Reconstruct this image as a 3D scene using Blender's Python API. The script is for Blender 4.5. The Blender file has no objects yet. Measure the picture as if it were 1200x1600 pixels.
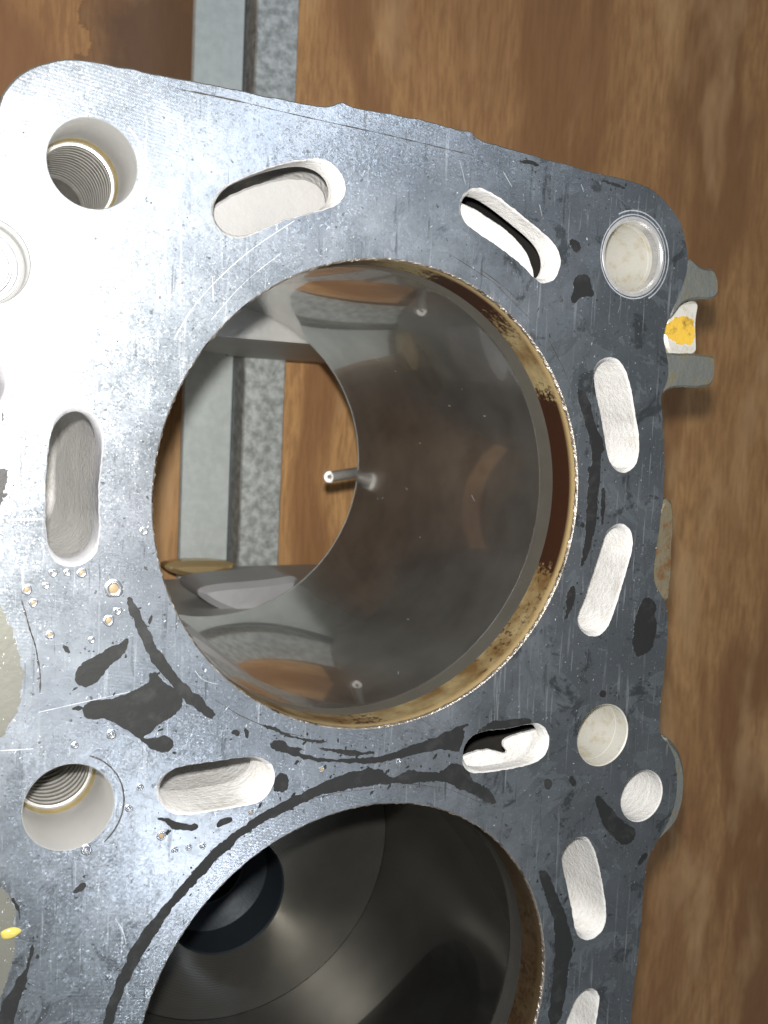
import bpy, math, random
import numpy as np
from mathutils import Vector, Matrix
from mathutils.geometry import delaunay_2d_cdt
random.seed(4); RNG = np.random.default_rng(4)
SC = bpy.context.scene

# ------------------------------------------------------------------ camera
D = 0.177                      # lens to deck face, metres
HB = 1.42 * D                  # deck face above the wooden top
FPX, VX, VY = 1578.69, -185.576, 608.834   # focal length and vanishing point of the bore axes (1200x1600 picture)
n = np.array([VX-600, -(VY-800), -FPX]); n /= np.linalg.norm(n)
e2 = np.array([0, 1, 0.]) - n*n[1]; e2 /= np.linalg.norm(e2)
e1 = np.cross(e2, -n)
BM = np.stack([e1, e2, -n])    # camera axes -> world
cam_d = bpy.data.cameras.new('camera'); cam = bpy.data.objects.new('camera', cam_d)
SC.collection.objects.link(cam); SC.camera = cam
M4 = Matrix([list(BM[0])+[0], list(BM[1])+[0], list(BM[2])+[HB+D], [0, 0, 0, 1]])
cam.matrix_world = M4
cam_d.sensor_fit = 'VERTICAL'; cam_d.sensor_height = 24.0; cam_d.sensor_width = 18.0
cam_d.lens = FPX/1600*24.0
cam_d.clip_start = 0.01; cam_d.clip_end = 50
cam_d.dof.use_dof = True; cam_d.dof.focus_distance = 0.196; cam_d.dof.aperture_fstop = 28.0
# ------------------------------------------------------------------ world and light
w = bpy.data.worlds.new('World'); SC.world = w; w.use_nodes = True
w.node_tree.nodes['Background'].inputs[0].default_value = (0.88, 0.94, 1.0, 1)
w.node_tree.nodes['Background'].inputs[1].default_value = 0.095
def lamp(name, kind, loc, power, col, **k):
    l = bpy.data.lights.new(name, kind); l.energy = power; l.color = col
    for a, b in k.items(): setattr(l, a, b)
    o = bpy.data.objects.new(name, l); SC.collection.objects.link(o); o.location = loc
    return o
def aim(o, tgt):
    o.rotation_euler = (Vector(tgt)-o.location).to_track_quat('-Z', 'Y').to_euler()
fo = BM @ np.array([-15., 110., 0])/1579*D       # the phone's flash, beside the lens
lamp('camera_flash', 'POINT', (fo[0], fo[1], HB+D), 4.0, (1.0, 0.97, 0.93), shadow_soft_size=0.0028)
win = lamp('window_light', 'AREA', (.50, .42, HB+1.1), 1.1, (.70, .82, 1.0), shape='RECTANGLE', size=.075, size_y=.5); aim(win, (.05, .02, HB))
strip2 = lamp('added_strip_light', 'AREA', (.37, -.62, HB+1.1), 1.1, (.78, .87, 1.0), shape='RECTANGLE', size=.035, size_y=.42); aim(strip2, (.05, -.1, HB))  # unseen strip lamp added for the pale band at lower left
SC.view_settings.view_transform = 'Standard'; SC.view_settings.look = 'None'
SC.view_settings.exposure = 0.0; SC.view_settings.gamma = 1.0
SC.render.engine = 'CYCLES'
SC.cycles.max_bounces = 10; SC.cycles.glossy_bounces = 7; SC.cycles.caustics_reflective = True
SC.cycles.blur_glossy = 0.3; SC.cycles.sample_clamp_indirect = 6.0

def U(px, py, dep=0.0):
    """picture point -> world x, y on the level plane dep metres below the deck face"""
    d = np.array([px-600, -(py-800), -FPX]); t = (D+dep)/(d @ n); P = d*t
    return float(P @ e1), float(P @ e2)
def UL(pts, dep=0.0): return [U(a, b, dep) for a, b in pts]
def crop(ox, oy, s, pts): return [(ox+a/s, oy+b/s) for a, b in pts]

# ------------------------------------------------------------------ node materials
class NM:
    def __init__(s, name):
        s.m = bpy.data.materials.new(name); s.m.use_nodes = True; s.t = s.m.node_tree
        s.b = s.t.nodes['Principled BSDF']; s.co = s.t.nodes.new('ShaderNodeTexCoord').outputs['Object']
    def nd(s, k, **kw):
        x = s.t.nodes.new('ShaderNode'+k)
        for a, b in kw.items():
            if a.startswith('i_'):
                v = x.inputs[int(a[2:])] if a[2:].isdigit() else x.inputs[a[2:].replace('_', ' ')]
                if isinstance(b, bpy.types.NodeSocket): s.t.links.new(b, v)
                else: v.default_value = b
            else: setattr(x, a, b)
        return x
    def link(s, a, b): s.t.links.new(a, b)
    def set(s, **kw):
        for a, b in kw.items():
            i = s.b.inputs[a.replace('_', ' ')]
            if isinstance(b, bpy.types.NodeSocket): s.link(b, i)
            else: i.default_value = b
    def mapped(s, scale=(1, 1, 1), rot=(0, 0, 0)):
        return s.nd('Mapping', i_0=s.co, i_Scale=scale, i_Rotation=rot).outputs[0]
    def noise(s, scale, detail=4, rough=.55, co=None, dist=0.0):
        return s.nd('TexNoise', i_Vector=co or s.co, i_Scale=scale, i_Detail=detail, i_Roughness=rough, i_Distortion=dist).outputs[0]
    def ramp(s, f, *stops):
        x = s.nd('ValToRGB', i_0=f); e = x.color_ramp.elements
        while len(e) < len(stops): e.new(.5)
        for el, (p, c) in zip(e, stops):
            el.position = p; el.color = (c, c, c, 1) if isinstance(c, (int, float)) else (*c, 1)
        return x.outputs[0]
    def mix(s, f, a, b, mode='MIX'):
        x = s.nd('Mix', data_type='RGBA', blend_type=mode)
        for i, v in ((0, f), (6, a), (7, b)):
            if isinstance(v, bpy.types.NodeSocket): s.link(v, x.inputs[i])
            else: x.inputs[i].default_value = v if i == 0 else (*v, 1)
        return x.outputs[2]
    def math(s, op, a, b=0.0, clamp=False):
        x = s.nd('Math', operation=op, i_0=a, i_1=b); x.use_clamp = clamp; return x.outputs[0]
    def bump(s, h, strength, dist, normal=None):
        x = s.nd('Bump', i_Height=h, i_Strength=strength, i_Distance=dist)
        if normal: s.link(normal, x.inputs['Normal'])
        return x.outputs[0]
    def vm(s, op, a, b=None, sc=None):
        x = s.nd('VectorMath', operation=op)
        for i, v in ((0, a), (1, b)):
            if v is None: continue
            if isinstance(v, bpy.types.NodeSocket): s.link(v, x.inputs[i])
            else: x.inputs[i].default_value = v
        if sc is not None:
            if isinstance(sc, bpy.types.NodeSocket): s.link(sc, x.inputs['Scale'])
            else: x.inputs['Scale'].default_value = sc
        return x.outputs[0]

def mat_deck():
    M = NM('machined_aluminium')
    cloud = M.noise(38, 6, .6); cloud2 = M.noise(150, 5, .65); fine = M.noise(1300, 3, .6)
    pos = M.nd('SeparateXYZ', i_0=M.co)
    c = M.mix(M.ramp(cloud, (.36, 0), (.64, 1)), (.25, .28, .31), (.44, .475, .52))
    c = M.mix(M.ramp(cloud2, (.46, 0), (.62, .35)), c, (.20, .225, .25))
    # grime noise, plus flash falloff painted darker to the right; lower left also darker
    wear_shade = M.math('ADD', M.math('MULTIPLY', M.noise(55, 6, .7), .75), M.nd('MapRange', i_0=pos.outputs[0], i_1=.05, i_2=.15, i_3=0, i_4=.55).outputs[0])
    wear_shade = M.math('ADD', wear_shade, M.nd('MapRange', i_0=M.math('ADD', pos.outputs[1], M.math('MULTIPLY', pos.outputs[0], .8)), i_1=-.03, i_2=-.085, i_3=0, i_4=.60).outputs[0])
    c = M.mix(M.ramp(wear_shade, (.55, 0), (.80, .65), (1.1, .85)), c, (.125, .142, .152))
    film = M.noise(75, 5, .62, dist=1.2); c = M.mix(M.math('MULTIPLY', M.ramp(film, (.535, 0), (.555, .62), (.66, .25)), M.ramp(wear_shade, (.5, 0), (.75, 1))), c, (.27, .31, .33))
    soot = M.noise(120, 6, .7, dist=.8); c = M.mix(M.math('MULTIPLY', M.ramp(soot, (.57, 0), (.62, .75)), M.ramp(wear_shade, (.5, 0), (.8, 1))), c, (.055, .062, .066))
    # smeared paler scuffs and drag marks in three directions
    for ang, sx, sy, lo, col in ((.9, 900, 40, .60, (.50, .53, .56)), (-.5, 1500, 70, .63, (.58, .62, .66)), (1.45, 700, 60, .62, (.09, .10, .105))):
        g = M.noise(1, 3, .6, M.mapped((sx, sy, 1), (0, 0, ang)))
        g = M.math('MULTIPLY', M.ramp(g, (lo, 0), (lo+.07, .75)), M.ramp(M.noise(45+20*ang, 3), (.42, 0), (.6, 1)))
        c = M.mix(g, c, col)
    sp = M.ramp(fine, (.64, 0), (.74, .5)); c = M.mix(sp, c, (.62, .66, .70))
    pits = M.ramp(M.noise(800, 2, .5), (.27, .8), (.32, 0)); c = M.mix(pits, c, (.07, .07, .07))
    # glitter: tiny facets with their own tilt
    v = M.nd('TexVoronoi', i_Vector=M.mapped((1, 1, .01)), i_Scale=3600.0, i_Randomness=1.0)
    v2 = M.nd('TexVoronoi', i_Vector=M.mapped((1, 1, .01)), i_Scale=1300.0, i_Randomness=1.0)
    t1 = M.vm('SUBTRACT', v.outputs['Color'], (.5, .5, .5)); t2 = M.vm('SUBTRACT', v2.outputs['Color'], (.5, .5, .5))
    msk = M.ramp(M.noise(600, 3, .6), (.40, .10), (.70, .40))
    geo = M.nd('NewGeometry')
    lines = M.nd('TexWave', wave_type='RINGS', rings_direction='Z', i_Vector=M.nd('Mapping', i_0=M.co, i_Location=(.03, .42, 0)).outputs[0], i_Scale=520.0, i_Distortion=.6, i_Detail=2.0, i_Detail_Scale=30.0).outputs[1]
    dents = M.noise(700, 5, .7)
    h = M.math('ADD', M.math('MULTIPLY', M.math('MULTIPLY', lines, M.ramp(M.noise(30, 3), (.4, .1), (.62, 1))), .24), M.math('MULTIPLY', dents, .5))
    nb = M.bump(h, .30, .00006)
    tilt = M.vm('ADD', M.vm('SCALE', t1, sc=M.math('MULTIPLY', msk, .32)), M.vm('SCALE', t2, sc=M.math('MULTIPLY', msk, .07)))
    nn = M.vm('NORMALIZE', M.vm('ADD', nb, tilt))
    M.set(Base_Color=c, Metallic=.78, Normal=nn, Roughness=M.ramp(M.noise(90, 5, .65), (.35, .31), (.65, .41)), Coat_Weight=1.0, Coat_Roughness=.19, Coat_IOR=2.1, Coat_Normal=nn)
    M.set(Anisotropic=.3)
    return M.m
def mat_cast(name, col, rough=.75, bumpd=.0003, scale=900, metal=0.0, stain=None):
    M = NM(name); a = M.noise(scale, 5, .6); b = M.noise(scale*.12, 4)
    c = M.mix(M.ramp(b, (.35, 0), (.7, 1)), tuple(x*.86 for x in col), col)
    if stain: c = M.mix(M.ramp(M.noise(260, 5, .7), (.52, 0), (.66, .85)), c, stain)
    M.set(Base_Color=c, Roughness=rough, Metallic=metal, Normal=M.bump(a, .45, bumpd)); return M.m
def mat_plain(name, col, rough=.5, metal=0., bump=None):
    M = NM(name); c = M.mix(M.ramp(M.noise(500, 4), (.35, 0), (.7, 1)), tuple(x*.8 for x in col), col)
    M.set(Base_Color=c, Roughness=rough, Metallic=metal)
    if bump: M.set(Normal=M.bump(M.noise(bump, 4), .3, .0001))
    return M.m
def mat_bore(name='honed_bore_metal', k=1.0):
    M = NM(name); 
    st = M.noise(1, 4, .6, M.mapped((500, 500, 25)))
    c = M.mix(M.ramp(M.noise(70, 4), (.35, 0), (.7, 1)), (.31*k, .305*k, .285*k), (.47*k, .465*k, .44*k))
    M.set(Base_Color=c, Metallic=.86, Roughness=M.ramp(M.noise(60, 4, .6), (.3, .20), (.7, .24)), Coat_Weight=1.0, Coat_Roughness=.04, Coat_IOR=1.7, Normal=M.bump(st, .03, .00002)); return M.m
def mat_band(name='carbon_deposit', dark=0.0):
    M = NM(name)
    # lengthwise blotches: tan film with burnt brown-black islands
    a = M.noise(1, 3, .55, M.mapped((42, 42, 20))); g = M.noise(900, 4, .7)
    y_ = M.nd('SeparateXYZ', i_0=M.co).outputs[1]
    mid = M.math('ABSOLUTE', M.math('SUBTRACT', y_, -.0149)); up = M.math('ABSOLUTE', M.math('SUBTRACT', y_, .021))
    a = M.math('ADD', M.math('MULTIPLY', a, .85), M.nd('MapRange', i_0=mid, i_1=.0145, i_2=.0195, i_3=.30, i_4=-.03).outputs[0])
    a = M.math('ADD', a, M.nd('MapRange', i_0=up, i_1=.004, i_2=.012, i_3=.16, i_4=.0).outputs[0])
    f = M.math('ADD', a, M.math('MULTIPLY', M.math('SUBTRACT', g, .5), .65))
    tan = M.mix(M.ramp(M.noise(160, 4), (.35, 0), (.65, 1)), (.17, .10, .035), (.38, .30, .155))
    c = M.mix(M.ramp(f, (.42, 0), (.52, 1)), tan, (.040, .014, .006))
    z = M.nd('SeparateXYZ', i_0=M.co).outputs[2]
    edge = M.nd('MapRange', i_0=z, i_1=HB-.0028, i_2=HB-.0014, i_3=0., i_4=1.).outputs[0]
    c = M.mix(edge, c, (.50, .37, .18))
    if dark: c = M.mix(dark, c, (.03, .016, .008))
    M.set(Base_Color=c, Roughness=.5, Metallic=.15, Normal=M.bump(g, .5, .0002)); return M.m
def mat_wood():
    M = NM('varnished_wood')
    co = M.mapped((1, .28, 1)); warp = M.nd('TexNoise', i_Vector=M.mapped((1, .5, 1)), i_Scale=5.0, i_Detail=3.0)
    co2 = M.vm('ADD', co, M.vm('SCALE', M.vm('SUBTRACT', warp.outputs[1], (.5, .5, .5)), sc=.10))
    big = M.noise(9, 5, .6, co2); grain = M.noise(110, 6, .65, co2); blot = M.noise(26, 4, .6, co2)
    wv = M.nd('TexWave', wave_type='BANDS', bands_direction='X', i_Vector=co2, i_Scale=3.2, i_Distortion=9.0, i_Detail=4.0, i_Detail_Scale=2.2, i_Detail_Roughness=.65).outputs[1]
    fib = M.noise(1, 5, .7, M.vm('ADD', M.mapped((600, 60, 1)), M.vm('SCALE', warp.outputs[1], sc=12.0)))
    c = M.mix(M.ramp(big, (.35, 0), (.62, 1)), (.50, .25, .105), (.80, .46, .19))
    c = M.mix(M.ramp(wv, (.08, .75), (.50, 0)), c, (.33, .155, .065))
    c = M.mix(M.ramp(grain, (.36, .45), (.62, 0)), c, (.40, .195, .08))
    c = M.mix(M.ramp(fib, (.42, .5), (.56, 0)), c, (.33, .155, .065))
    c = M.mix(M.ramp(blot, (.54, 0), (.72, .6)), c, (.90, .58, .29))
    # a dark knot under the top left corner of the block
    kx, ky = U(245, 85, HB); p = M.vm('SUBTRACT', M.co, (kx, ky, 0))
    p = M.vm('MULTIPLY', p, (1/.036, 1/.032, 0)); ln = M.nd('VectorMath', operation='LENGTH', i_0=p).outputs[1]
    ln = M.math('ADD', ln, M.math('MULTIPLY', M.math('SUBTRACT', M.noise(22, 6, .7), .5), 1.9))
    k = M.ramp(ln, (.40, .9), (.85, .55), (1.45, 0)); c = M.mix(k, c, (.17, .095, .055))
    ring = M.ramp(ln, (.85, 0), (1.05, .45), (1.25, 0)); c = M.mix(ring, c, (.07, .035, .022))
    M.set(Base_Color=c, Roughness=.55, Normal=M.bump(grain, .25, .0006)); return M.m
def mat_galv(name, bright, mott):
    M = NM(name); a = M.noise(260, 5, .7); b = M.noise(60, 4)
    c = M.mix(M.ramp(a, (.38, 0), (.62, 1)), tuple(x*(1-mott) for x in bright), bright)
    M.set(Base_Color=c, Roughness=.5, Metallic=.35, Normal=M.bump(a, .35, .0008*mott+.0001)); return M.m

m_deck = mat_deck()
m_wall = mat_cast('coated_casting_white', (.74, .735, .72), .8, .0009, 900, 0, (.60, .585, .55))
m_cast = mat_cast('rough_cast_aluminium', (.17, .18, .165), .6, .0007, 500, .35, (.20, .17, .10))
m_case = mat_cast('crankcase_casting', (.42, .42, .40), .5, .0005, 300, .35)
m_hole = mat_cast('bored_hole_metal', (.78, .77, .71), .45, .00006, 300, .3, (.58, .52, .38))
m_cbore = mat_cast('counterbore_metal', (.60, .60, .585), .38, .00005, 300, .55)
m_thread = mat_plain('thread_metal', (.52, .51, .48), .34, .6)
m_brass = mat_plain('yellow_oil_film', (.50, .40, .20), .35, .4)
m_bore = mat_bore(); m_band = mat_band(); m_bore2 = mat_bore('dark_bore_metal', .22); m_band2 = mat_band('heavy_carbon', .88)  # the lower bore gets darker metal and darker carbon
m_wear = mat_cast('worn_ring_band', (.48, .465, .41), .40, .00008, 900, .85)
m_wear2 = mat_cast('dull_ring_band', (.16, .155, .14), .45, .00008, 900, .7)
m_grey2 = mat_cast('mid_grey_casting', (.36, .355, .35), .8, .0005, 600)  # plain mid grey for the deepest liner shoulder
m_grey = mat_cast('greyed_casting', (.56, .56, .58), .8, .0004, 700)
m_rim = mat_cast('charred_rim', (.50, .45, .39), .35, .0006, 2200, .8, (.03, .015, .01))
m_res = mat_cast('dark_gasket_coating', (.015, .0155, .015), .5, .00012, 700, 0, (.028, .029, .028))
m_film = mat_cast('beige_film', (.21, .21, .18), .5, .0001, 900, .5)
m_gapshade = mat_plain('dark_gap_shade', (.035, .032, .028), .8)  # near-black stands in for the shade deep inside two jackets
m_nick = mat_plain('bare_bright_metal', (.85, .88, .92), .45, .7)
m_dark = mat_plain('scratch_grime', (.05, .045, .04), .7)
m_yel = mat_cast('yellow_paint_dab', (.75, .48, .06), .5, .0003, 900, 0, (.12, .07, .02))
m_rust = mat_plain('amber_oil_drop', (.34, .25, .14), .5)
m_steel = mat_plain('bright_steel', (.80, .80, .80), .25, .6)
m_plug = mat_cast('dull_plug_steel', (.40, .41, .42), .4, .0001, 600, .6)
m_tube = mat_plain('grey_tube_metal', (.34, .33, .31), .35, .4)
m_wood = mat_wood()
m_gl = mat_galv('galvanised_smooth', (.68, .74, .73), .12)
m_gr = mat_galv('galvanised_mottled', (.72, .77, .76), .5)
m_groove = mat_plain('shaded_channel', (.10, .12, .13), .6, .2)  # dark colour painted in for the shade down the groove

# ------------------------------------------------------------------ mesh helpers
def link(name, me, mat, parent=None, smooth=False):
    o = bpy.data.objects.new(name, me); SC.collection.objects.link(o)
    if mat: me.materials.append(mat) if not me.materials else None
    if smooth:
        for p in me.polygons: p.use_smooth = True
    if parent: o.parent = parent
    return o
def mesh(name, V, F, mat, parent=None, smooth=False):
    me = bpy.data.meshes.new(name); me.from_pydata([tuple(map(float, v)) for v in V], [], F); me.update()
    return link(name, me, mat, parent, smooth)
def chaikin(P, k=2):
    for _ in range(k):
        Q = []
        for i in range(len(P)):
            a, b = P[i], P[(i+1) % len(P)]
            Q += [(a[0]*.75+b[0]*.25, a[1]*.75+b[1]*.25), (a[0]*.25+b[0]*.75, a[1]*.25+b[1]*.75)]
        P = Q
    return P
def area(P): return .5*sum(P[i][0]*P[(i+1) % len(P)][1]-P[(i+1) % len(P)][0]*P[i][1] for i in range(len(P)))
def ccw(P): return P if area(P) > 0 else P[::-1]
def resample(P, step):
    P = np.array(P+[P[0]]); s = np.r_[0, np.cumsum(np.hypot(*np.diff(P, axis=0).T))]
    k = max(8, int(s[-1]/step)); t = np.linspace(0, s[-1], k, endpoint=False)
    return list(zip(np.interp(t, s, P[:, 0]), np.interp(t, s, P[:, 1])))
def offset(P, d):
    """CCW polygon moved outwards by d"""
    P = np.array(P); T = np.roll(P, -1, 0)-np.roll(P, 1, 0); T /= np.maximum(np.hypot(T[:, 0], T[:, 1])[:, None], 1e-9)
    return [tuple(p) for p in P+d*np.stack([T[:, 1], -T[:, 0]], 1)]
def jitter(P, a, corr=3):
    k = len(P); r = RNG.normal(size=k)
    if corr > 1: r = np.convolve(np.r_[r[-corr:], r, r[:corr]], np.ones(corr)/corr**.5, 'same')[corr:-corr]
    P = np.array(P); T = np.roll(P, -1, 0)-np.roll(P, 1, 0); T /= np.maximum(np.hypot(T[:, 0], T[:, 1])[:, None], 1e-9)
    return [tuple(p) for p in P+(a*r)[:, None]*np.stack([T[:, 1], -T[:, 0]], 1)]
def inside(pts, poly):
    pts = np.asarray(pts); x, y = pts[:, 0], pts[:, 1]; r = np.zeros(len(pts), bool); q = np.array(poly)
    x0, y0 = q[:, 0], q[:, 1]; x1, y1 = np.roll(x0, -1), np.roll(y0, -1)
    for i in range(len(q)):
        if y0[i] == y1[i]: continue
        c = ((y0[i] > y) != (y1[i] > y)) & (x < (x1[i]-x0[i])*(y-y0[i])/(y1[i]-y0[i])+x0[i]); r ^= c
    return r
def fill(outer, holes, extra=()):
    P = [Vector(p) for p in outer]; E = [(i, (i+1) % len(outer)) for i in range(len(outer))]
    for h in holes:
        b = len(P); P += [Vector(p) for p in h]; E += [(b+i, b+(i+1) % len(h)) for i in range(len(h))]
    P += [Vector(p) for p in extra]
    r = delaunay_2d_cdt([p*100 for p in P], E, [], 0, 1e-6)
    V = np.array([tuple(v) for v in r[0]])/100; F = [tuple(f) for f in r[2]]
    C = np.array([V[list(f)].mean(0) for f in F]); ok = inside(C, outer)
    for h in holes: ok &= ~inside(C, h)
    return V, [f for f, k in zip(F, ok) if k]
def strips(rings, closed=True, cap=False):
    """rings: equal-length lists of 3-D points -> quads between them"""
    V = [p for r in rings for p in r]; k = len(rings[0]); F = []
    for j in range(len(rings)-1):
        for i in range(k if closed else k-1):
            a, b = j*k+i, j*k+(i+1) % k; F.append((a, b, b+k, a+k))
    if cap: F.append(tuple(range((len(rings)-1)*k, len(rings)*k)))
    return V, F
def z3(P, z): return [(p[0], p[1], z) for p in P]
def circle(cx, cy, r, k=128): return [(cx+r*math.cos(2*math.pi*i/k), cy+r*math.sin(2*math.pi*i/k)) for i in range(k)]
def slab(name, poly, z0, z1, mat, parent, holes=(), bev=0.0):
    """solid between z0 and z1 (top) over an outline, with through holes"""
    poly = ccw(poly); V, F = [], []
    top = offset(poly, -bev) if bev else poly
    v, f = fill(top, holes); b = 0; V += z3(v, z1); F += [tuple(q) for q in f]
    b = len(V); V += z3(v, z0); F += [tuple(b+i for i in q[::-1]) for q in f]
    rings = [z3(poly, z0), z3(poly, z1-bev)]+([z3(top, z1)] if bev else [])
    v, f = strips(rings); b = len(V); V += v; F += [tuple(b+i for i in q) for q in f]
    for h in holes:
        v, f = strips([z3(ccw(h), z1), z3(ccw(h), z0)]); b = len(V); V += v; F += [tuple(b+i for i in q) for q in f]
    return mesh(name, V, F, mat, parent)
def empty(name, loc, label, cat, group=None):
    o = bpy.data.objects.new(name, None); SC.collection.objects.link(o); o.location = loc; o.empty_display_size = .02
    o['label'] = label; o['category'] = cat
    if group: o['group'] = group
    return o
def merge(name, parts, mat, parent, smooth=False):
    V, F = [], []
    for v, f in parts:
        b = len(V); V += list(v); F += [tuple(b+i for i in q) for q in f]
    return mesh(name, V, F, mat, parent, smooth)

# ------------------------------------------------------------------ outlines, in picture points of the deck face
OUT = [(0, 155), (8, 138), (28, 117), (58, 100), (92, 92), (128, 92), (162, 98), (200, 107), (310, 127), (400, 146), (470, 160), (513, 167), (528, 159), (538, 158), (548, 167), (600, 174), (640, 182), (693, 195), (725, 205), (735, 202), (745, 215), (767, 223), (813, 236), (853, 247), (893, 258), (933, 270), (967, 277), (1007, 287), (1033, 305), (1053, 328), (1067, 353), (1075, 383), (1077, 405), (1074, 430), (1062, 465), (1045, 497), (1038, 525), (1042, 548), (1048, 575), (1043, 600), (1035, 615), (1034, 633), (1038, 667), (1041, 733), (1038, 780), (1030, 833), (1023, 883), (1024, 912), (1033, 927), (1044, 945), (1045, 1000), (1039, 1050), (1033, 1100), (1031, 1148), (1046, 1162), (1056, 1185), (1060, 1215), (1058, 1250), (1046, 1285), (1027, 1318), (1014, 1337), (1008, 1375), (1005, 1412), (1001, 1469), (994, 1525), (988, 1581), (984, 1640), (978, 1760), (985, 1900), (990, 2050),
       (-60, 2100), (-70, 1900), (-60, 1700), (-62, 1400), (-60, 1100), (-75, 800), (-80, 650), (-100, 560), (-118, 480), (-118, 400), (-95, 345), (-60, 318), (-25, 295), (-14, 240), (-10, 190)]
SLOTS = {
 'a': crop(0, 600, 3, [(215, 560), (215, 440), (230, 300), (250, 180), (300, 122), (360, 105), (420, 125), (470, 180), (485, 240), (475, 350), (460, 480), (462, 600), (468, 700), (450, 790), (400, 840), (330, 858), (270, 840), (230, 790), (218, 700)]),
 'b': crop(300, 0, 3, [(90, 985), (100, 930), (150, 880), (230, 840), (330, 800), (430, 768), (520, 750), (600, 745), (660, 770), (705, 830), (718, 890), (700, 940), (650, 970), (580, 990), (500, 1010), (430, 1030), (350, 1065), (290, 1095), (220, 1117), (160, 1105), (110, 1060)]),
 'c': crop(600, 100, 3, [(352, 690), (358, 640), (390, 595), (440, 580), (500, 605), (560, 645), (640, 710), (720, 775), (790, 835), (822, 890), (825, 950), (800, 1005), (755, 1028), (715, 1015), (670, 960), (600, 900), (520, 840), (440, 790), (380, 745)]),
 'd': [(928, 590), (930, 573), (940, 562), (957, 558), (970, 567), (980, 587), (987, 617), (992, 650), (997, 677), (998, 707), (993, 727), (977, 739), (963, 735), (952, 720), (947, 693), (940, 650), (933, 620)],
 'e': crop(800, 600, 3, [(430, 740), (440, 700), (480, 662), (520, 655), (555, 685), (565, 740), (550, 820), (520, 920), (490, 1020), (460, 1110), (430, 1160), (390, 1185), (340, 1170), (310, 1130), (310, 1080), (340, 1010), (370, 920), (400, 830)]),
 'f': [(245, 1233), (249, 1218), (263, 1205), (293, 1196), (333, 1191), (373, 1185), (400, 1183), (415, 1188), (427, 1200), (428, 1223), (417, 1243), (400, 1255), (350, 1263), (310, 1270), (280, 1273), (260, 1265), (247, 1247)],
 'g': [(723, 1187), (725, 1170), (730, 1157), (743, 1147), (767, 1141), (791, 1140), (825, 1132), (844, 1131), (857, 1146), (857, 1165), (849, 1184), (825, 1195), (787, 1202), (750, 1207), (735, 1206), (725, 1198)],
 'h': crop(750, 1000, 2.667, [(340, 900), (355, 860), (400, 825), (440, 820), (470, 860), (490, 930), (505, 1000), (520, 1090), (525, 1160), (510, 1210), (470, 1245), (430, 1250), (400, 1220), (390, 1150), (370, 1050), (350, 960)]),
 'i': crop(750, 1000, 2.667, [(358, 1600), (375, 1550), (400, 1490), (440, 1455), (480, 1455), (497, 1490), (490, 1540), (480, 1600), (465, 1700), (440, 1760), (380, 1750), (350, 1700)]),
 'j': [(-60, 580), (-40, 555), (-15, 550), (0, 562), (8, 575), (12, 588), (8, 605), (3, 627), (0, 640), (-20, 650), (-50, 640), (-62, 615)],
}
def ell(cx, cy, rx, ry): return [(cx+rx*math.cos(t), cy+ry*math.sin(t)) for t in np.linspace(0, 2*math.pi, 24, endpoint=False)]
def fitcircle(P):
    P = np.array(P); A = np.c_[2*P, np.ones(len(P))]; s = np.linalg.lstsq(A, (P**2).sum(1), rcond=None)[0]
    return s[0], s[1], math.sqrt(s[2]+s[0]**2+s[1]**2)
HOLES = {'bolt_top': ell(143.5, 255.5, 70, 69.5), 'bolt_low': ell(106.5, 1261, 68.5, 67.5), 'plug': ell(-25, 407, 68, 72),
         'oil_top': ell(989.5, 401, 42.5, 57), 'oil_mid': ell(941.5, 1148.5, 36.5, 48.5), 'oil_low': ell(1002.5, 1243.5, 30.5, 39)}
HC = {k: fitcircle(UL(v)) for k, v in HOLES.items()}
BORES = [(.503*D, -.094*D), (.501*D, -.707*D)]; BR = .2603*D
BL = .65*D                                     # depth of the bores

# ------------------------------------------------------------------ engine block
blk = empty('engine_block', (BORES[0][0], -.4*D, 0), 'scratched bare aluminium engine block with open cylinder bores standing on the steel rail', 'engine block')
bloc = Vector(blk.location)
def P_(o): o.parent = blk; o.matrix_parent_inverse = Matrix.Translation(-bloc); return o
outline = resample(chaikin(ccw(UL(OUT)), 2), .0009)
outline = jitter(outline, .00006, 3)
slots = {k: jitter(resample(chaikin(ccw(UL(v)), 2), .00045), .000045, 2) for k, v in SLOTS.items()}
CH = .00018
hole_loops = [offset(s, CH) for s in slots.values()] + [circle(c[0], c[1], c[2]+.0002, 96) for c in HC.values()] \
    + [circle(x, y, BR+.0003, 256) for x, y in BORES]
v, f = fill(offset(outline, -.0003), hole_loops)
P_(mesh('deck_face', z3(v, HB), f, m_deck))
DECK_OUT, DECK_HOLES = outline, hole_loops

# casting below the deck: flanks, crankcase skirt
ZB = HB-1.27*D
low = [(x, y) for x, y in outline]
rings = [z3(offset(outline, -.0003), HB), z3(outline, HB-.0004), z3(offset(outline, .0002), HB-.006), z3(offset(outline, -.0025), HB-.0085), z3(offset(outline, -.003), HB-.68*D)]
V, F = strips(rings); P_(mesh('block_flank', V, F, m_cast, smooth=False))

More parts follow.
